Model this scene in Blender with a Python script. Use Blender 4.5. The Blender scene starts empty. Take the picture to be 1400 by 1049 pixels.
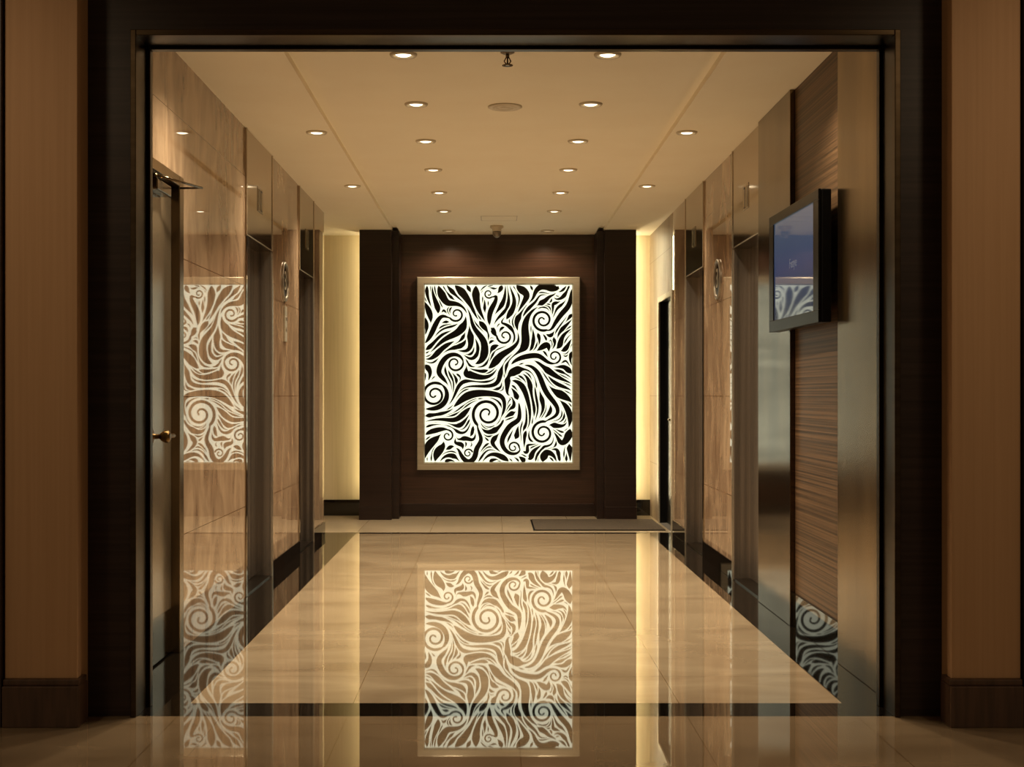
import bpy, bmesh, math, random
from mathutils import Vector, Matrix
K=1.3
sc=bpy.context.scene
try:
    sc.view_settings.view_transform='Standard'
    sc.view_settings.look='None'
except Exception: pass
ORI={}
def lin(c):
    return tuple(((v/255)/12.92 if v/255<=0.04045 else ((v/255+0.055)/1.055)**2.4) for v in c)+(1,)

# ---------------------------------------------------------------- materials
def base_mat(name):
    m=bpy.data.materials.new(name); m.use_nodes=True
    nt=m.node_tree; b=nt.nodes['Principled BSDF']
    return m,nt,b
def pmat(name,c1,c2=None,scale=(5,5,5),rough=.5,metal=0,ior=1.5,coat=0,bump=0,detail=4,ns=1.0,dist=0,
         joints=None,jcol=None,rough2=None,contrast=(.35,.65),coat_rough=.03,aniso=0,jvar=(.97,.965,.96)):
    m,nt,b=base_mat(name); N=nt.nodes; L=nt.links
    b.inputs['Roughness'].default_value=rough; b.inputs['Metallic'].default_value=metal
    b.inputs['IOR'].default_value=ior; b.inputs['Coat Weight'].default_value=coat
    b.inputs['Coat Roughness'].default_value=coat_rough
    if aniso: b.inputs['Anisotropic'].default_value=aniso
    c2=c2 or tuple(v*.85 for v in c1)
    g=N.new('ShaderNodeNewGeometry'); mp=N.new('ShaderNodeMapping'); mp.inputs['Scale'].default_value=scale
    L.new(g.outputs['Position'],mp.inputs['Vector'])
    n=N.new('ShaderNodeTexNoise'); n.inputs['Scale'].default_value=ns; n.inputs['Detail'].default_value=detail
    n.inputs['Distortion'].default_value=dist
    L.new(mp.outputs[0],n.inputs['Vector'])
    r=N.new('ShaderNodeValToRGB'); r.color_ramp.elements[0].position=contrast[0]; r.color_ramp.elements[1].position=contrast[1]
    r.color_ramp.elements[0].color=lin(c2); r.color_ramp.elements[1].color=lin(c1)
    L.new(n.outputs['Fac'],r.inputs['Fac'])
    out=r.outputs['Color']
    if joints:
        ax,bw,bh,off,ms=joints   # axes, brick size, offsets
        s=N.new('ShaderNodeSeparateXYZ'); L.new(g.outputs['Position'],s.inputs[0])
        c=N.new('ShaderNodeCombineXYZ')
        for i in range(2):
            a=N.new('ShaderNodeMath'); a.operation='ADD'; a.inputs[1].default_value=off[i]
            L.new(s.outputs[ax[i]],a.inputs[0]); L.new(a.outputs[0],c.inputs[i])
        br=N.new('ShaderNodeTexBrick'); br.offset=0; br.squash=1
        br.inputs['Scale'].default_value=1; br.inputs['Brick Width'].default_value=bw; br.inputs['Row Height'].default_value=bh
        br.inputs['Mortar Size'].default_value=ms; br.inputs['Mortar Smooth'].default_value=.1
        br.inputs['Color1'].default_value=(1,1,1,1); br.inputs['Color2'].default_value=jvar+(1,)
        br.inputs['Mortar'].default_value=lin(jcol or (120,100,80))
        L.new(c.outputs[0],br.inputs['Vector'])
        mx=N.new('ShaderNodeMix'); mx.data_type='RGBA'; mx.blend_type='MULTIPLY'; mx.inputs[0].default_value=1
        L.new(out,mx.inputs[6]); L.new(br.outputs['Color'],mx.inputs[7]); out=mx.outputs[2]
    L.new(out,b.inputs['Base Color'])
    if bump:
        bp=N.new('ShaderNodeBump'); bp.inputs['Strength'].default_value=bump; bp.inputs['Distance'].default_value=.01
        L.new(n.outputs['Fac'],bp.inputs['Height']); L.new(bp.outputs[0],b.inputs['Normal'])
    if rough2 is not None:
        mr=N.new('ShaderNodeMapRange'); mr.inputs['To Min'].default_value=rough; mr.inputs['To Max'].default_value=rough2
        L.new(n.outputs['Fac'],mr.inputs['Value']); L.new(mr.outputs[0],b.inputs['Roughness'])
    return m
def emat(name,col,st):
    m,nt,b=base_mat(name)
    b.inputs['Base Color'].default_value=(0.02,0.02,0.02,1)
    b.inputs['Emission Color'].default_value=lin(col); b.inputs['Emission Strength'].default_value=st
    return m
M={}
M['floor']=pmat('polished_cream_marble',(166,149,124),(138,120,97),(.8,2.0,1),rough=.016,ior=1.95,detail=9,ns=1.6,dist=.9,
   joints=((0,1),.66,.66*K,(1.22+6.6,.1),.002),jcol=(206,192,172),contrast=(.3,.7))
M['foyerfloor']=pmat('polished_dimmed_marble',(132,112,88),(112,93,71),(.8,2.0,1),rough=.016,ior=1.9,detail=9,ns=1.6,dist=.9,
   joints=((0,1),.66,.66*K,(1.22+6.6,.1),.002),jcol=(196,182,160),contrast=(.3,.7))  # cream hall marble darkened to paint in the dimmer foyer light
M['granite']=pmat('polished_black_granite',(22,18,14),(11,9,7),(60,60,60),rough=.02,ior=1.6)
M['backfloor']=pmat('honed_beige_stone',(174,158,134),(162,146,122),(1.5,1.5,1.5),rough=.22,ior=1.45,detail=4,ns=1,
   joints=((0,1),.66,1.5,(1.22+6.6,.4),.002),jcol=(210,196,176))
_mk=dict(joints=((1,2),1.3,.68,(.3,.12),.0022),jcol=(160,138,114),contrast=(.3,.7))
M['marble']=pmat('polished_beige_marble',(184,158,130),(128,103,82),(1.3,1.8,.8),rough=.016,ior=1.85,detail=12,ns=2.6,dist=1.1,**_mk)
M['marblesoft']=pmat('honed_beige_marble',(166,148,124),(130,110,88),(.8,1.2,.4),rough=.4,ior=1.4,detail=10,ns=2.4,dist=.8,**_mk)
M['ceiling']=pmat('painted_ceiling',(252,243,222),(250,240,218),(3,3,3),rough=.75)
M['wallpaper']=pmat('pale_vertical_wallpaper',(214,198,164),(207,191,156),(50,50,1.2),rough=.6,detail=2)
M['darkwood']=pmat('dark_stained_wood',(42,28,23),(30,19,15),(1,1,90),rough=.3,detail=5,ior=1.45)
M['darkwoodv']=pmat('dark_wood_casing',(54,40,33),(40,29,23),(1,1,60),rough=.45,detail=6,ior=1.35)
M['panelwood']=pmat('brown_ribbed_wood',(106,80,56),(56,41,29),(.5,.3,100),rough=.42,detail=2,ior=1.4,contrast=(.38,.62))
M['artwood']=pmat('dark_brown_veneer',(62,41,31),(50,33,25),(2,2,80),rough=.18,detail=5)
M['orange']=pmat('amber_veneer',(184,144,106),(178,138,100),(70,70,1.0),rough=.6,detail=3,ior=1.35)
M['brownbase']=pmat('brown_baseboard',(84,60,44),(66,46,32),(40,40,4),rough=.35)
M['bronze']=pmat('brushed_bronze',(164,142,110),(122,103,78),(3,3,.7),rough=.18,metal=1,detail=5,rough2=.28)
M['casing']=pmat('dull_bronze_casing',(74,61,46),(64,52,38),(1,1,30),rough=.35,metal=1,detail=3)
M['linerdark']=pmat('blackened_bronze',(46,38,29),(38,31,24),(1,1,30),rough=.3,metal=1)
M['bronzedark']=pmat('dark_bronze',(120,102,78),(92,77,58),(3,3,.7),rough=.14,metal=1,detail=5)
M['steel']=pmat('bronze_mirror_steel',(176,160,138),(160,144,122),(.6,.6,1),rough=.09,metal=1)
M['steeledge']=pmat('bright_steel_edge',(214,204,186),(200,190,172),(.6,.6,1),rough=.25,metal=.9)
M['steeldoor']=pmat('brushed_elevator_steel',(190,178,166),(128,117,107),(18,18,.2),rough=.16,metal=.92,rough2=.3)
M['gold']=pmat('champagne_metal_frame',(184,172,150),(170,158,136),(2,2,60),rough=.4,metal=.5)
M['brass']=pmat('aged_brass',(130,102,64),(108,84,52),(10,10,10),rough=.28,metal=1)
M['doordark']=pmat('mottled_bronze_metal_door',(146,130,108),(92,80,64),(2.2,1.2,1.2),rough=.2,detail=7,metal=.5,dist=.6)
M['black']=pmat('black_plastic',(14,13,13),(10,10,10),(20,20,20),rough=.3,ior=1.3)
M['blackart']=pmat('black_glass_print',(12,10,8),(9,8,7),(5,5,5),rough=.15)
M['grey']=pmat('grey_metal',(150,140,126),(130,120,108),(20,20,20),rough=.35,metal=.7)
M['white']=pmat('white_fixture',(220,208,184),(205,192,168),(10,10,10),rough=.45)
M['mat']=pmat('entrance_mat_pile',(92,78,62),(52,43,34),(130,130,130),rough=.95,bump=.8)
M['lamp']=emat('warm_lamp_glow',(255,236,200),5)
M['lampdim']=emat('dim_lamp_glow',(255,224,170),.7)
M['led']=emat('led_strip_glow',(255,232,176),20)
M['led2']=emat('bright_led_strip_glow',(255,236,188),40)
M['art']=emat('backlit_glass_glow',(246,247,216),1.3)
M['textglow']=emat('screen_text_glow',(130,138,165),.3)
def screen_mat():
    m,nt,b=base_mat('lcd_screen'); N=nt.nodes;L=nt.links
    b.inputs['Base Color'].default_value=(.02,.022,.026,1); b.inputs['Roughness'].default_value=.03; b.inputs['IOR'].default_value=1.36
    g=N.new('ShaderNodeTexCoord'); s=N.new('ShaderNodeSeparateXYZ'); L.new(g.outputs['Generated'],s.inputs[0])
    r=N.new('ShaderNodeValToRGB'); r.color_ramp.elements[0].color=lin((54,58,68)); r.color_ramp.elements[1].color=lin((74,86,104))
    e=r.color_ramp.elements.new(.5); e.color=lin((46,62,96))
    L.new(s.outputs[2],r.inputs[0]); L.new(r.outputs[0],b.inputs['Emission Color']); b.inputs['Emission Strength'].default_value=.75
    return m
M['screen']=screen_mat()

# ---------------------------------------------------------------- mesh builder
class MB:
    def __init__(s): s.bm=bmesh.new(); s.mats=[]
    def mi(s,k):
        if k not in s.mats: s.mats.append(k)
        return s.mats.index(k)
    def box(s,x0,x1,d0,d1,z0,z1,k,bev=0):
        return s.rbox(x0,x1,d0*K,d1*K,z0,z1,k,bev)
    def rbox(s,x0,x1,y0,y1,z0,z1,k,bev=0):
        i=s.mi(k)
        r=bmesh.ops.create_cube(s.bm,size=1)
        vs=r['verts']
        for v in vs:
            v.co=Vector(((x0+x1)/2+v.co.x*(x1-x0),(y0+y1)/2+v.co.y*(y1-y0),(z0+z1)/2+v.co.z*(z1-z0)))
        fs=set(f for v in vs for f in v.link_faces)
        for f in fs: f.material_index=i
        if bev:
            es=list(set(e for v in vs for e in v.link_edges))
            bmesh.ops.bevel(s.bm,geom=es,offset=bev,segments=2,affect='EDGES',profile=.6)
        return s
    def quad(s,pts,k):
        vs=[s.bm.verts.new(p) for p in pts]; f=s.bm.faces.new(vs); f.material_index=s.mi(k)
    def lathe(s,c,prof,k,n=32,axis='z',caps=True):
        i=s.mi(k); rings=[]
        for r,h in prof:
            ring=[]
            for j in range(n):
                a=2*math.pi*j/n; p=(r*math.cos(a),r*math.sin(a))
                if axis=='z': q=(c[0]+p[0],c[1]+p[1],c[2]+h)
                elif axis=='x': q=(c[0]+h,c[1]+p[0],c[2]+p[1])
                else: q=(c[0]+p[0],c[1]+h,c[2]+p[1])
                ring.append(s.bm.verts.new(q))
            rings.append(ring)
        for a,b in zip(rings,rings[1:]):
            for j in range(n):
                f=s.bm.faces.new((a[j],a[(j+1)%n],b[(j+1)%n],b[j])); f.material_index=i; f.smooth=True
        if caps:
            for ring in (rings[0],rings[-1]):
                f=s.bm.faces.new(ring); f.material_index=i
        return s
    def rod(s,p0,p1,r,k,n=12):
        i=s.mi(k); p0=Vector(p0);p1=Vector(p1); d=(p1-p0).normalized()
        u=d.orthogonal().normalized(); w=d.cross(u); R=[]
        for p in (p0,p1):
            R.append([s.bm.verts.new(p+u*r*math.cos(2*math.pi*j/n)+w*r*math.sin(2*math.pi*j/n)) for j in range(n)])
        for j in range(n):
            f=s.bm.faces.new((R[0][j],R[0][(j+1)%n],R[1][(j+1)%n],R[1][j])); f.material_index=i; f.smooth=True
        for ring in R:
            f=s.bm.faces.new(ring); f.material_index=i
    def text(s,txt,size,mat4,k):
        cu=bpy.data.curves.new('t','FONT'); cu.body=txt; cu.size=size; cu.align_x='CENTER'; cu.align_y='CENTER'; cu.extrude=.0006
        o=bpy.data.objects.new('t',cu); bpy.context.collection.objects.link(o)
        dg=bpy.context.evaluated_depsgraph_get(); me=bpy.data.meshes.new_from_object(o.evaluated_get(dg))
        me.transform(mat4); n0=len(s.bm.faces); s.bm.from_mesh(me); s.bm.faces.ensure_lookup_table(); i=s.mi(k)
        for f in s.bm.faces[n0:]: f.material_index=i
        bpy.data.objects.remove(o); bpy.data.meshes.remove(me)
    def obj(s,name,parent=None,fix=True):
        if fix: bmesh.ops.recalc_face_normals(s.bm,faces=s.bm.faces[:])
        xs=[v.co for v in s.bm.verts]
        lo=Vector([min(v[i] for v in xs) for i in range(3)]); hi=Vector([max(v[i] for v in xs) for i in range(3)])
        o=Vector(((lo.x+hi.x)/2,(lo.y+hi.y)/2,lo.z))
        for v in s.bm.verts: v.co-=o
        me=bpy.data.meshes.new(name); s.bm.to_mesh(me); s.bm.free()
        for k in s.mats: me.materials.append(M[k])
        ob=bpy.data.objects.new(name,me); sc.collection.objects.link(ob)
        ORI[ob.name]=o.copy()
        if parent is not None:
            ob.parent=parent; ob.location=o-ORI[parent.name]
        else: ob.location=o
        return ob
def empty(name,p,label,cat,group=None):
    e=bpy.data.objects.new(name,None); e.empty_display_size=.05; sc.collection.objects.link(e); e.location=p; ORI[e.name]=Vector(p)
    e['label']=label; e['category']=cat
    if group: e['group']=group
    return e
def struct(o,label=None,cat=None):
    o['kind']='structure'
    if label: o['label']=label
    if cat: o['category']=cat
    return o
def thing(o,label,cat,group=None):
    o['label']=label;o['category']=cat
    if group:o['group']=group
    return o

CAM=1.25; ZC=2.90
XL=-1.52; XR=1.64
# ---------------------------------------------------------------- floor
m=MB()
xs=[-4,-2.3,-1.52,-1.22,1.42,1.64,4]
ds=[-2.5,3.98,4.15,9.21,9.29,10.8]
for a,b in zip(xs,xs[1:]):
    for c,d in zip(ds,ds[1:]):
        if c>=3.98 and (a<-2.31 or b>1.65): continue
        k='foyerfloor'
        if c==3.98: k='granite'
        elif c==4.15: k='granite' if (b<=-1.2 or a>=1.4) else 'floor'
        elif c==9.21: k='granite'
        elif c==9.29: k='backfloor'
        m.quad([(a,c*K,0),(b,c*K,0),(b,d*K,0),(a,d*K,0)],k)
bmesh.ops.remove_doubles(m.bm,verts=m.bm.verts[:],dist=1e-5)
ft=struct(m.obj('floor',fix=False),'polished cream marble tiles with black granite border','floor')

# ---------------------------------------------------------------- ceiling
m=MB()
GL0,GL1,GR0,GR1=-1.0,-.93,1.06,1.13
for a,b,z in ((-2.4,GL0,ZC),(GL0,GL1,ZC+.035),(GL1,GR0,ZC),(GR0,GR1,ZC+.035),(GR1,1.9,ZC)):
    m.box(a,b,4.1,10.8,z,ZC+.16,'ceiling')
struct(m.obj('ceiling'),'cream painted ceiling with two shallow grooves','ceiling')
m=MB(); m.box(-4,4,-2.5,3.98,3.25,3.35,'ceiling')
struct(m.obj('ceiling_foyer'),'painted foyer ceiling','ceiling')

# ---------------------------------------------------------------- walls
def base(m,x,side,d0,d1,h):
    if side<0: m.box(x+.0002,x+.012,d0,d1,0,h,'granite',.002)
    else: m.box(x-.012,x-.0002,d0,d1,0,h,'granite',.002)
T=.3
def wseg(name,x0,x1,d0,d1,z0,z1,k,lab):
    m=MB(); m.box(x0,x1,d0,d1,z0,z1,k); struct(m.obj(name),lab,'wall')
LB='polished beige marble wall between elevator doorways'
wseg('wall_left',XL-T,XL,4.13,5.02,2.31,ZC,'marble','polished beige marble above service door')
for a,b in ((5.02,6.31),(7.07,8.06),(8.72,9.29)): wseg('wall_left',XL-T,XL,a,b,0,ZC,'marble',LB)
wseg('wall_alcove',-2.4,-2.3,9.29,10.6,0,ZC,'wallpaper','pale wallpapered alcove side wall')
m=MB()
for a,b in ((7.07,8.06),(8.72,9.29)): base(m,XL,-1,a,b,.10)
struct(m.obj('baseboard_left'),'black granite baseboard','baseboard')
wseg('wall_right',XR,XR+T,4.13,4.77,0,ZC,'darkwood','dark wall behind bronze pilaster')
wseg('wall_right',XR,XR+T,4.77,5.53,0,ZC,'panelwood','brown horizontally grained wood wall panel')
wseg('wall_right',XR,XR+T,5.53,6.2,0,ZC,'darkwood','dark wall behind bronze pilaster')
for a,b in ((6.94,7.89),(8.63,9.25)): wseg('wall_right',XR,XR+T,a,b,0,ZC,'marble',LB)
wseg('wall_right',XR,XR+T,10.05,10.6,0,ZC,'marblesoft','honed beige stone wall beside alcove')
wseg('wall_right',XR,XR+T,9.25,10.05,2.2,ZC,'marblesoft','honed beige marble above service door')
m=MB()
base(m,XR,1,4.77,5.53,.18)
for a,b in ((6.94,7.89),(8.63,9.22)): base(m,XR,1,a,b,.12)
struct(m.obj('baseboard_right'),'black granite baseboard','baseboard')
# back
m=MB(); m.box(-2.3,1.94,10.6,10.7,0,ZC,'wallpaper')
struct(m.obj('wall_back'),'pale cream wallpapered wall lit by hidden strips','wall')
m=MB(); m.box(-2.3,-1.30,10.585,10.6,0,.165,'granite',.002); m.box(1.425,1.64,10.585,10.6,0,.165,'granite',.002)
struct(m.obj('baseboard_back'),'black granite baseboard','baseboard')
m=MB(); m.box(-.93,1.06,10.54,10.58,0,ZC-.001,'artwood'); m.box(-.93,1.06,10.525,10.54,0,.13,'darkwood',.003)
struct(m.obj('wall_panel_back'),'dark brown veneer panel behind the artwork','wall panel')
for i,(a,b,sa,sb) in enumerate(((-1.32,-1.0,-1.27,-.93),(1.13,1.447,1.06,1.40))):
    m=MB(); m.box(a,b,10.23,10.30,0,ZC-.001,'darkwood',.003); m.box(sa,sb,10.30,10.585,0,ZC-.001,'darkwood')
    if i==0: m.box(-1.32,-1.296,10.30,10.44,0,ZC-.001,'darkwood')  # added unseen lip, blocks the strip from mirroring in the left marble
    m.box(a-.004,b+.004,10.222,10.23,0,.13,'darkwood',.002)
    struct(m.obj('trim_%d'%(i+1)),'dark wood pilaster flanking the artwork','pilaster')
for x0,x1,k in ((-1.288,-1.271,'led'),(1.401,1.420,'led2')):
    m=MB(); m.box(x0,x1,10.50,10.515,.2,ZC-.02,k)
    thing(m.obj('led_strip'),'warm light strip hidden behind dark pilaster','light strip','pilaster light strips')

# entrance wall
m=MB()
m.box(-1.569,-1.399,3.98,4.06,0,3.24,'darkwoodv'); m.box(1.585,1.75,3.98,4.06,0,3.24,'darkwoodv')
m.box(-1.399,1.585,3.98,4.06,2.666,3.24,'darkwoodv')
m.box(-4,-1.569,3.9,4.06,0,3.24,'orange')
m.box(1.75,4,3.9,4.06,0,3.24,'orange')
struct(m.obj('wall_entrance'),'dark wood surround between amber veneer walls','wall')
m=MB()
m.box(-1.835,-1.562,3.86,3.9,.18,3.24,'orange',.003)
m.box(1.735,1.995,3.86,3.9,.18,3.24,'orange',.003)
struct(m.obj('trim_3'),'amber veneer wall panels','wall panel')
m=MB()
m.box(-1.90,-1.84,3.84,3.9,0,3.24,'darkwoodv'); m.box(2.0,2.06,3.84,3.9,0,3.24,'darkwoodv')
struct(m.obj('trim_4'),'dark wood edge strips','trim')
m=MB()
for a,b in ((-1.837,-1.55),(1.722,1.997)):
    m.box(a,b,3.84,3.93,0,.155,'brownbase',.004); m.box(a,b,3.847,3.925,.155,.18,'brownbase',.006)
struct(m.obj('baseboard_entrance'),'brown stained baseboard','baseboard')
# bronze frame
m=MB()
zl=2.637
m.box(-1.399,-1.377,3.965,3.995,0,2.666,'casing',.003); m.box(1.562,1.585,3.965,3.995,0,2.666,'casing',.003)
m.box(-1.377,1.562,3.965,3.995,zl+.006,2.666,'casing',.003)
m.box(-1.399,-1.380,3.995,4.10,0,2.66,'linerdark'); m.box(1.565,1.585,3.995,4.10,0,2.66,'linerdark')
m.box(-1.380,1.565,3.995,4.10,zl+.008,2.66,'linerdark')
m.box(-1.399,-1.366,4.10,4.13,0,2.66,'linerdark',.003); m.box(1.552,1.585,4.10,4.13,0,2.66,'linerdark',.003)
m.box(-1.366,1.552,4.10,4.13,zl-.004,2.66,'linerdark',.003)
m.box(-1.52,-1.399,4.06,4.13,0,ZC,'darkwoodv'); m.box(1.585,1.64,4.06,4.13,0,ZC,'darkwoodv'); m.box(-1.399,1.585,4.07,4.13,2.66,ZC,'darkwoodv')
struct(m.obj('trim_5'),'brushed bronze opening frame','door frame')
m=MB(); m.box(XR-.028,XR,4.13,4.77,0,ZC-.001,'bronze',.003); struct(m.obj('trim_6'),'brushed bronze wall pilaster','pilaster')
m=MB(); m.box(XR-.028,XR,5.53,6.19,0,ZC-.001,'bronzedark',.003); struct(m.obj('trim_7'),'dark bronze wall pilaster','pilaster')

# ---------------------------------------------------------------- elevators
def elevator(x,s,d0,d1):   # s: +1 recess goes to -x (left wall), -1 recess to +x
    e=empty('elevator_entrance',(x,(d0+d1)/2*K,0),'brushed steel elevator doorway set in polished marble wall','elevator','lobby elevators')
    def X(a): return x-s*a
    def bx(m,a0,a1,c0,c1,z0,z1,k,bev=0):
        p,q=sorted((X(a0),X(a1))); m.box(p,q,c0,c1,z0,z1,k,bev)
    g=.0015; d0+=g; d1-=g
    m=MB(); bx(m,-.008,.2,d0,d1,2.235,ZC-.002,'steel',.003)
    bx(m,-.013,-.008,d0,d0+.012,2.235,ZC-.002,'steeledge'); bx(m,-.013,-.008,d1-.012,d1,2.235,ZC-.002,'steeledge'); bx(m,-.013,-.008,d0+.012,d1-.012,2.235,2.243,'steeledge')
    h=m.obj('header_panel',e)
    m=MB(); bx(m,-.008,.2,d0,d0+.035,0,2.235,'steel',.003); m.obj('jamb',e)
    m=MB(); bx(m,-.008,.2,d1-.035,d1,0,2.235,'steeldoor',.003); bx(m,-.013,-.008,d1-.02,d1,0,2.235,'steeledge'); m.obj('jamb',e)
    mid=(d0+d1)/2
    m=MB(); bx(m,.10,.13,d0+.035,mid-.002,.012,2.235,'steeldoor',.002); m.obj('door_leaf',e)
    m=MB(); bx(m,.10,.13,mid+.002,d1-.035,.012,2.235,'steeldoor',.002); m.obj('door_leaf',e)
    m=MB(); bx(m,0,.2,d0+.035,d1-.035,0,.01,'linerdark'); m.obj('door_sill',e)
    m=MB(); c=mid
    bx(m,-.0105,-.008,c-.075,c+.075,2.44,2.60,'bronze',.0005)
    for a,b,zz0,zz1 in ((-.05,-.034,2.45,2.585),(.01,.05,2.45,2.46),(.01,.024,2.45,2.585),(.01,.05,2.575,2.585)):
        bx(m,-.0115,-.0105,c+a,c+b,zz0,zz1,'black')
    m.obj('floor_indicator',e)
    return e
elevator(XL,1,6.31,7.07); elevator(XL,1,8.06,8.72); elevator(XR,-1,6.2,6.94); elevator(XR,-1,7.89,8.63)

# round floor signs and call plate
def rsign(x,s,d,z):
    e=empty('floor_number_sign',(x,d*K,z-.14),'round metal floor sign on polished marble','sign','round floor signs')
    m=MB(); m.lathe((x,d*K,z),[(.145,0),(.145,s*.012),(.125,s*.014),(.12,s*.006)],'grey',40,'x',caps=False)
    m.lathe((x,d*K,z),[(.12,s*.002),(.12,s*.006)],'bronzedark',40,'x')
    R=Matrix.Translation((x+s*.008,d*K,z))@Matrix.Rotation(s*math.pi/2,4,'Z')@Matrix.Rotation(math.pi/2,4,'X')
    m.text('3',.2,R,'gold'); m.obj('sign_disc',e,fix=False)
rsign(XL,1,7.52,2.08); rsign(XR,-1,7.41,2.085)
e=empty('call_button_panel',(XL,7.52*K,1.64),'brushed metal elevator call button plate on marble','call button')
m=MB(); m.rbox(XL-.002,XL+.012,7.52*K-.05,7.52*K+.05,1.64,1.90,'gold',.003); m.obj('face_plate',e)
for z in (1.73,1.81):
    m=MB(); m.lathe((XL+.012,7.52*K,z),[(.016,0),(.016,.004),(.012,.006)],'grey',20,'x'); m.obj('button',e)

# ---------------------------------------------------------------- service door left
m=MB(); m.box(XL-.07,XL-.03,4.14,4.955,.008,2.255,'doordark',.003); m.box(XL-.032,XL-.028,4.14,4.955,.01,.22,'bronzedark')
d1=m.obj('door_1'); struct(d1,'mottled bronze service door with brass knob and closer','door')
m=MB(); m.box(XL-.09,XL+.012,4.955,5.02,0,2.31,'bronze',.004); m.box(XL-.09,XL+.012,4.13,4.955,2.258,2.31,'bronze',.004); struct(m.obj('trim_8'),'bronze door frame','door frame')
m=MB(); yk=4.66*K; zk=1.06
m.lathe((XL-.03,yk,zk),[(.036,0),(.036,.006),(.012,.01),(.011,.04),(.02,.048),(.029,.062),(.028,.08),(.014,.09)],'brass',24,'x')
m.rod((XL+.03,yk,zk),(XL+.045,yk+.12,zk),.010,'brass'); m.obj('door_knob',d1)
m=MB(); m.rbox(XL-.03,XL+.02,4.60*K,4.80*K,2.175,2.225,'bronzedark',.006)
m.rod((XL,4.62*K,2.225),(XL,4.62*K,2.25),.012,'bronzedark'); m.rod((XL,4.62*K,2.245),(XL+.12,4.95*K,2.25),.006,'bronzedark'); m.rod((XL+.12,4.95*K,2.25),(XL+.005,4.98*K,2.255),.005,'bronzedark')
m.obj('door_closer',d1)
# far right door
m=MB(); m.box(XR+.06,XR+.10,9.31,10.0,.008,2.15,'black',.003); m.rod((XR+.06,9.4*K,1.02),(XR-.0,9.4*K,1.02),.011,'brass'); m.rod((XR+.0,9.4*K,1.02),(XR+.0,9.4*K+.11,1.02),.009,'brass')
struct(m.obj('door_2'),'dark service door in pale frame','door')
m=MB()
m.box(XR-.012,XR+.004,9.25,9.31,0,2.2,'gold',.003); m.box(XR-.012,XR+.004,9.995,10.05,0,2.2,'gold',.003); m.box(XR-.012,XR+.004,9.31,9.995,2.15,2.2,'gold',.003)
m.box(XR+.004,XR+.12,9.25,9.31,0,2.2,'black'); m.box(XR+.004,XR+.12,9.995,10.05,0,2.2,'black'); m.box(XR+.004,XR+.12,9.31,9.995,2.155,2.2,'black')
struct(m.obj('trim_9'),'pale door frame','door frame')

# ---------------------------------------------------------------- artwork
PX=10.54/1400
AW,AH=201*PX,242*PX
AX0=(581-672)*PX; AZ0=CAM-(632-540)*PX; AY=10.54*K
art=empty('wall_artwork',(AX0+AW/2,AY,AZ0-.07),'backlit glass panel with black swirling plume pattern in champagne frame','artwork')
m=MB(); fw=.078
x0,x1,z0,z1=AX0-fw,AX0+AW+fw,AZ0-fw,AZ0+AH+fw
def frame_prof(m):
    prof=[(0,0),(0,.06),(.008,.064),(fw-.010,.064),(fw-.004,.05),(fw,.03),(fw,0)]
    R=[]
    for t,h in prof:
        R.append([m.bm.verts.new(p) for p in ((x0+t,AY-h,z0+t),(x1-t,AY-h,z0+t),(x1-t,AY-h,z1-t),(x0+t,AY-h,z1-t))])
    i=m.mi('gold')
    for a,b in zip(R,R[1:]):
        for j in range(4):
            f=m.bm.faces.new((a[j],a[(j+1)%4],b[(j+1)%4],b[j])); f.material_index=i
frame_prof(m); m.obj('frame',art)
rnd=random.Random(21)
def pp(x,y): return ((x-581)*PX,(632-y)*PX)
vort=[(594,540,.14,1),(666,566,.17,-1),(742,592,.13,1),(742,438,.12,-1),(690,460,.085,1),(622,497,.09,-1),(624,430,.08,1),
      (758,488,.07,1),(612,596,.06,-1),(702,612,.06,1),(668,402,.045,-1),(640,620,.045,1)]
V=[]
for x,y,r,s in vort:
    u,v=pp(x,y); V.append((u,v,r,s))
guides=[
 [(735,645),(722,600),(700,560),(692,520),(705,480),(735,462),(770,470)],
 [(700,500),(730,492),(760,520),(778,560),(786,600)],
 [(700,515),(722,530),(750,560),(770,600),(775,640)],
 [(575,505),(605,515),(640,512),(675,500),(700,480)],
 [(640,512),(655,480),(655,440),(640,385)],
 [(665,500),(672,450),(695,420),(705,385)],
 [(575,480),(600,460),(612,430),(590,385)],
 [(700,530),(708,560),(712,600),(700,645)],
 [(575,590),(605,565),(635,590),(640,645)],
 [(640,640),(665,612),(700,625),(730,640)],
 [(786,400),(765,420),(730,405),(712,385)],
 [(786,440),(770,462),(786,500)],
 [(575,640),(600,610),(640,600)],
 [(720,470),(700,440),(720,410),(760,395)],
]
GP=[]
for g in guides:
    q=[pp(*a) for a in g]; q=[q[0]]+q+[q[-1]]
    P=[]
    for i in range(1,len(q)-2):
        for j in range(8):
            t=j/8; r=[]
            for k in (0,1):
                a,b,c,d=q[i-1][k],q[i][k],q[i+1][k],q[i+2][k]
                r.append(.5*(2*b+(c-a)*t+(2*a-5*b+4*c-d)*t*t+(3*b-a-3*c+d)*t**3))
            P.append(tuple(r))
    for a,b in zip(P,P[1:]):
        dx,dy=b[0]-a[0],b[1]-a[1]; l=math.hypot(dx,dy)
        if l>1e-5: GP.append((a[0],a[1],dx/l,dy/l))
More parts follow.
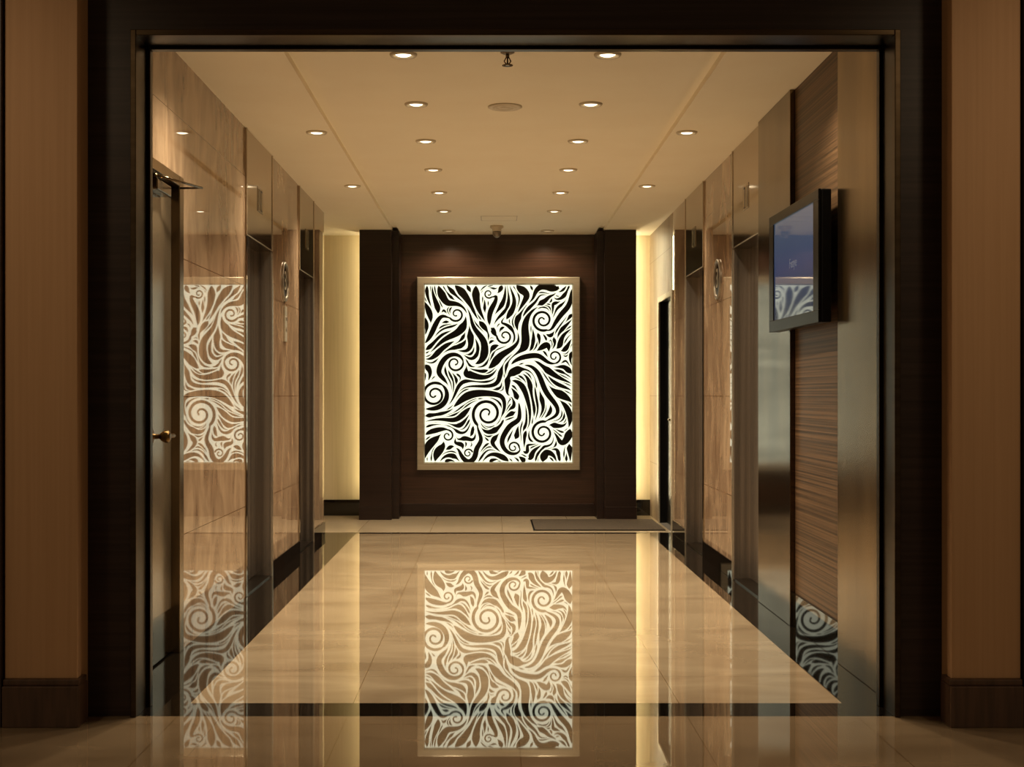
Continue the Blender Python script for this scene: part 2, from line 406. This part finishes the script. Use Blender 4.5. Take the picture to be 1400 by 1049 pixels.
def field0(x,y):
    fx=fy=0
    for a,b,dx,dy in GP:
        q2=(x-a)**2+(y-b)**2
        w=1/(q2+.002)**1.5*.0001
        fx+=w*dx; fy+=w*dy
    n=math.hypot(fx,fy)+1e-9; fx/=n; fy/=n
    # leafy sway so neighbouring strokes fan apart and close again
    sw=.42*math.sin(11*x+5*y+1)+.32*math.sin(8*y-9*x+2.2)
    fx,fy=fx*math.cos(sw)-fy*math.sin(sw),fx*math.sin(sw)+fy*math.cos(sw)
    for u,v,r,s in V:
        dx,dy=x-u,y-v; q=math.hypot(dx,dy)+1e-6
        w=3.6*math.exp(-(q/(1.45*r))**2)
        fx+=w*(-dy*s/q-.4*dx/q); fy+=w*(dx*s/q-.4*dy/q)
    n=math.hypot(fx,fy)+1e-9
    return fx/n,fy/n
GS=.02; GX=int(AW/GS)+3; GY=int(AH/GS)+3
FG=[[field0(i*GS,j*GS) for j in range(GY)] for i in range(GX)]
def field(x,y):
    x=min(max(x,0),AW); y=min(max(y,0),AH)
    i=int(x/GS); j=int(y/GS); a=x/GS-i; b=y/GS-j
    r=[]
    for k in (0,1):
        r.append((FG[i][j][k]*(1-a)+FG[i+1][j][k]*a)*(1-b)+(FG[i][j+1][k]*(1-a)+FG[i+1][j+1][k]*a)*b)
    n=math.hypot(*r)+1e-9
    return r[0]/n,r[1]/n
G={}; CS=.05; RIB=[]
def clear(x,y):
    best=.15; c=int(x//CS); d=int(y//CS)
    for i in range(c-2,c+3):
        for j in range(d-2,d+3):
            for (px,py,h) in G.get((i,j),()):
                q=math.hypot(px-x,py-y)-h
                if q<best: best=q
    return best
def place(pts,ws,halo=0):
    RIB.append((pts,ws))
    for (x,y),h in zip(pts,ws): G.setdefault((int(x//CS),int(y//CS)),[]).append((x,y,h+halo))
ST=.008
def smooth(ws,k=3):
    for _ in range(k):
        if len(ws)>2: ws=[ws[0]]+[(ws[i-1]+ws[i]*2+ws[i+1])/4 for i in range(1,len(ws)-1)]+[ws[-1]]
    return ws
def inside(x,y,e=0): return e<=x<=AW-e and e<=y<=AH-e
for u,v,r,s in V:   # curls: thin dark spiral in a pale disc, swelling into a dark tail
    pts=[]; a0=rnd.uniform(0,6.28); R0=r*.84
    turns=1.7 if r>.1 else 1.2
    tot=turns*2*math.pi
    n=int(tot*R0*.6/ST)+16
    for i in range(n+1):
        t=i/n; rr=R0*(1-t)**.8+.009
        a=a0+s*tot*t
        pts.append((u+rr*math.cos(a),v+rr*math.sin(a)))
    x,y=pts[0]; tail=[]; ta=[]
    for i in range(int(rnd.uniform(.4,.9)/ST)):
        fx,fy=field(x,y); x-=fx*ST; y-=fy*ST
        c=clear(x,y)
        if not inside(x,y) or c<.011: break
        if len(tail)>10 and min((x-p[0])**2+(y-p[1])**2 for p in tail[:-8])<.0010: break
        if len(tail)>6 and math.hypot(x-u,y-v)<r*.8: break
        tail.append((x,y)); ta.append(c)
    m_=len(tail); tw=[min(.026,max(.001,ta[i]-.012))*(math.sin(math.pi*((m_-1-i)/max(1,m_-1))**.8)**.7 if 0<i<m_-1 else 0)+.004*(1-i/max(1,m_)) for i in range(m_)]
    cw=[(.010*(1-i/n)**.5+.0045)*(r/.13)**.5 for i in range(n+1)]
    for i in range(max(0,n-4),n+1): cw[i]=.013*(r/.13)**.5
    P=tail[::-1]+pts; Wd=smooth(tw[::-1]+cw)
    place(P,Wd,.010)
def trace(x,y,sgn,mc,maxn):
    pts=[]
    for i in range(maxn):
        fx,fy=field(x,y); mx,my=x+sgn*fx*ST*.5,y+sgn*fy*ST*.5; fx,fy=field(mx,my)
        x+=sgn*fx*ST; y+=sgn*fy*ST
        if not inside(x,y): break
        if clear(x,y)<mc: break
        if len(pts)>8 and min((x-p[0])**2+(y-p[1])**2 for p in pts[:-7])<(mc*3)**2: break
        pts.append((x,y))
    return pts
for hw0,gap,cnt,ml,lo in ((.037,.017,70,55,.5),(.027,.0155,420,85,.45),(.018,.0135,1500,80,.4),(.011,.011,2800,55,.35),(.007,.009,3600,30,.35)):
    for _ in range(cnt):
        x,y=rnd.uniform(.002,AW-.002),rnd.uniform(.002,AH-.002)
        if clear(x,y)<hw0*.8+gap: continue
        k=rnd.uniform(lo,1); mc=gap*.7+.0006
        f=trace(x,y,1,mc,int(ml*k)); b=trace(x,y,-1,mc,int(ml*k))
        pts=b[::-1]+[(x,y)]+f
        n=len(pts)
        if n<7: continue
        kind=rnd.random(); ws=[]
        for i,(px,py) in enumerate(pts):
            t=i/(n-1)
            if kind<.45: pr=min(1,(t/.22))**.7*(1-t)**.8*1.2
            elif kind<.75: pr=min(1,((1-t)/.22))**.7*t**.8*1.2
            else: pr=math.sin(math.pi*t)**.9 if 0<t<1 else 0
            ws.append(min(hw0*1.15*pr,max(0,clear(px,py)-gap))+.0006)
        place(pts,smooth(ws))
m=MB()
m.quad([(AX0,AY-.012,AZ0),(AX0+AW,AY-.012,AZ0),(AX0+AW,AY-.012,AZ0+AH),(AX0,AY-.012,AZ0+AH)],'art')
ib=m.mi('blackart')
cl=lambda a,hi:min(max(a,0),hi)
for li,(pts,ws) in enumerate(RIB):
    n=len(pts); prev=None; yy=AY-.0135-.00001*(li%40)
    for i,(x,y) in enumerate(pts):
        ax,ay=pts[max(0,i-1)]; bx_,by_=pts[min(n-1,i+1)]
        tx,ty=bx_-ax,by_-ay; q=math.hypot(tx,ty)+1e-9; nx,ny=-ty/q,tx/q
        L_=m.bm.verts.new((AX0+cl(x+nx*ws[i],AW),yy,AZ0+cl(y+ny*ws[i],AH))); R_=m.bm.verts.new((AX0+cl(x-nx*ws[i],AW),yy,AZ0+cl(y-ny*ws[i],AH)))
        if prev:
            f=m.bm.faces.new((prev[0],prev[1],R_,L_)); f.material_index=ib
        prev=(L_,R_)
m.obj('backlit_glass',art,fix=False)

# ---------------------------------------------------------------- monitor
mon=empty('wall_monitor',(1.6,5.2*K,1.55),'black wall-mounted flat screen showing a dim blue slide','monitor')
yn,yf=4.82*K,5.63*K; zt,zb=CAM+.972,CAM+.342
def tr(m):
    c=Vector((1.545,(yn+yf)/2,0))
    Rm=Matrix.Translation(c)@Matrix.Rotation(.012,4,'Z')@Matrix.Translation(-c)
    bmesh.ops.transform(m.bm,matrix=Rm,verts=m.bm.verts[:])
m=MB(); m.rbox(1.545,1.595,yn,yf,zb,zt,'black',.008)
m.rbox(1.595,1.61,yn+.06,yf-.06,zb+.06,zt-.06,'black',.01)
for z in [zb+.15+.05*i for i in range(7)]: m.rbox(1.61,1.612,yn+.12,yf-.2,z,z+.012,'grey')
tr(m); m.obj('monitor_case',mon)
bz=.05; bs=.10
m=MB(); m.rbox(1.5385,1.5445,yn+bs,yf-bs,zb+bz+.01,zt-bz,'screen')
R=Matrix.Translation((1.538,(yn+yf)/2+.0,zb+.33))@Matrix.Rotation(-math.pi/2,4,'Z')@Matrix.Rotation(math.pi/2,4,'X')
m.text('Fuaye',.07,R,'textglow'); tr(m); m.obj('screen',mon,fix=False)
m=MB()
for a,b,c,d in ((yn,yf,zt-bz,zt),(yn,yf,zb,zb+bz+.01),(yn,yn+bs,zb+bz+.01,zt-bz),(yf-bs,yf,zb+bz+.01,zt-bz)): m.rbox(1.532,1.545,a,b,c,d,'black',.003)
tr(m); m.obj('bezel',mon)
m=MB(); m.rbox(1.605,XR-.001,5.12*K,5.32*K,zb+.2,zt-.2,'grey',.004); m.obj('wall_bracket',mon)

# ---------------------------------------------------------------- ceiling fixtures
WC=(1,.825,.575)
spot=bpy.data.lights.new('downlight_lamp','SPOT'); spot.energy=86; spot.color=WC; spot.spot_size=math.radians(130); spot.spot_blend=.9; spot.shadow_soft_size=.045
spot2=bpy.data.lights.new('washer_lamp','SPOT'); spot2.energy=24; spot2.color=WC; spot2.spot_size=math.radians(150); spot2.spot_blend=.5; spot2.shadow_soft_size=.03
def make_dl(p,glow,light,label,group):
    e=empty('downlight',p,label,'ceiling light',group)
    m=MB(); m.lathe(p,[(.036,-.001),(.046,-.005),(.052,-.012),(.062,-.011),(.067,-.004),(.067,0)],'white',32,caps=False); m.obj('trim_ring',e)
    m=MB(); m.lathe(p,[(.038,-.003),(.028,-.008),(.004,-.011)],glow,24); m.obj('lamp_lens',e)
    l=bpy.data.objects.new('lamp',light); sc.collection.objects.link(l); l.parent=e; l.location=(0,0,-.03)
    return e
def clone(e,p):
    n=e.copy(); sc.collection.objects.link(n); n.location=p
    for c in list(e.children):
        k=c.copy(); sc.collection.objects.link(k); k.parent=n
    return n
p0=(-.427,4.96*K,ZC)
d0=make_dl(p0,'lamp',spot,'lit round recessed downlight with pale ring in cream ceiling','recessed ceiling downlights')
for k in range(6):
    for x in (-.427,.562):
        if k==0 and x<0: continue
        clone(d0,(x,(4.96+.845*k)*K,ZC))
for d in (4.78,6.43,8.08):
    for x in (-1.098,1.226): clone(d0,(x,d*K,ZC))
dw=make_dl((-.427,10.28*K,ZC),'lampdim',spot2,'dim round downlight washing the dark artwork wall','artwork wall washers')
clone(dw,(.562,10.28*K,ZC))
# sprinkler
x,y=.077,4.93*K
s=empty('fire_sprinkler',(x,y,ZC-.07),'small brass pendant fire sprinkler under ceiling','sprinkler')
m=MB(); m.lathe((x,y,ZC),[(.034,0),(.034,-.003),(.02,-.01),(.011,-.012)],'grey',24); m.obj('escutcheon',s)
m=MB(); m.lathe((x,y,ZC),[(.009,-.01),(.009,-.028),(.004,-.03),(.004,-.055)],'bronzedark',16)
m.rod((x-.008,y,ZC-.028),(x-.016,y,ZC-.045),.003,'bronzedark'); m.rod((x-.016,y,ZC-.045),(x-.002,y,ZC-.062),.003,'bronzedark')
m.rod((x+.008,y,ZC-.028),(x+.016,y,ZC-.045),.003,'bronzedark'); m.rod((x+.016,y,ZC-.045),(x+.002,y,ZC-.062),.003,'bronzedark'); m.obj('frame',s)
m=MB(); m.lathe((x,y,ZC),[(.004,-.055),(.026,-.062),(.027,-.065),(.004,-.065)],'bronzedark',16); m.obj('deflector',s)
# speaker
m=MB(); x,y=.077,5.86*K
m.lathe((x,y,ZC),[(.098,0),(.098,-.005),(.088,-.010),(.08,-.007),(.066,-.007),(.064,-.010),(.05,-.010),(.048,-.007),(.03,-.007),(.028,-.010),(.004,-.011)],'white',40)
thing(m.obj('ceiling_speaker'),'round cream ceiling speaker grille','speaker')
# hatch
m=MB(); y0,y1=9.45*K,9.7*K; xa,xb=-.10,.24
for a,b,c,d in ((xa,xb,y0,y0+.008),(xa,xb,y1-.008,y1),(xa,xa+.008,y0,y1),(xb-.008,xb,y0,y1)): m.rbox(a,b,c,d,ZC-.002,ZC,'white')
m.rbox(xa+.012,xb-.012,y0+.012,y1-.012,ZC-.0015,ZC,'ceiling'); thing(m.obj('ceiling_hatch'),'flush cream access hatch in ceiling','access hatch')
# dome camera
x,y=.052,10.0*K
s=empty('dome_camera',(x,y,ZC-.12),'small dome security camera hanging from ceiling','security camera')
m=MB(); m.lathe((x,y,ZC),[(.065,0),(.065,-.02),(.045,-.03),(.045,-.055)],'white',28); m.obj('camera_base',s)
m=MB(); m.lathe((x,y,ZC),[(.042,-.055),(.042,-.075),(.034,-.098),(.02,-.112),(.003,-.117)],'grey',28); m.obj('dome',s)

# ---------------------------------------------------------------- mat
m=MB(); m.rbox(.40,1.60,9.42*K,10.2*K,.0005,.012,'mat',.004)
m.rbox(.385,.40,9.42*K,10.2*K,.0005,.008,'black'); m.rbox(.385,1.60,9.41*K,9.42*K,.0005,.008,'black')
thing(m.obj('door_mat'),'grey-brown rectangular carpet mat on stone floor','mat')

# ---------------------------------------------------------------- added spots, out of view, that brighten the amber foyer walls
for x in (-2.4,2.5):
    l=bpy.data.lights.new('foyer_fill','SPOT'); l.energy=64; l.color=(1,.76,.47); l.spot_size=math.radians(95); l.spot_blend=1; l.shadow_soft_size=.15
    o=bpy.data.objects.new('foyer_fill',l); sc.collection.objects.link(o); o.location=(x,3.3,3.2); o.rotation_euler=(math.radians(48),0,0); o['kind']='structure'
w=bpy.data.worlds.new('w'); sc.world=w; w.use_nodes=True
w.node_tree.nodes['Background'].inputs[0].default_value=(.5,.37,.23,1); w.node_tree.nodes['Background'].inputs[1].default_value=.27

cam=bpy.data.cameras.new('camera'); co=bpy.data.objects.new('camera',cam); sc.collection.objects.link(co)
co.location=(0,0,CAM); co.rotation_euler=(math.pi/2,0,0); cam.sensor_width=36; cam.lens=36*K; cam.shift_x=.02; cam.shift_y=.011; cam.clip_start=.05
sc.camera=co
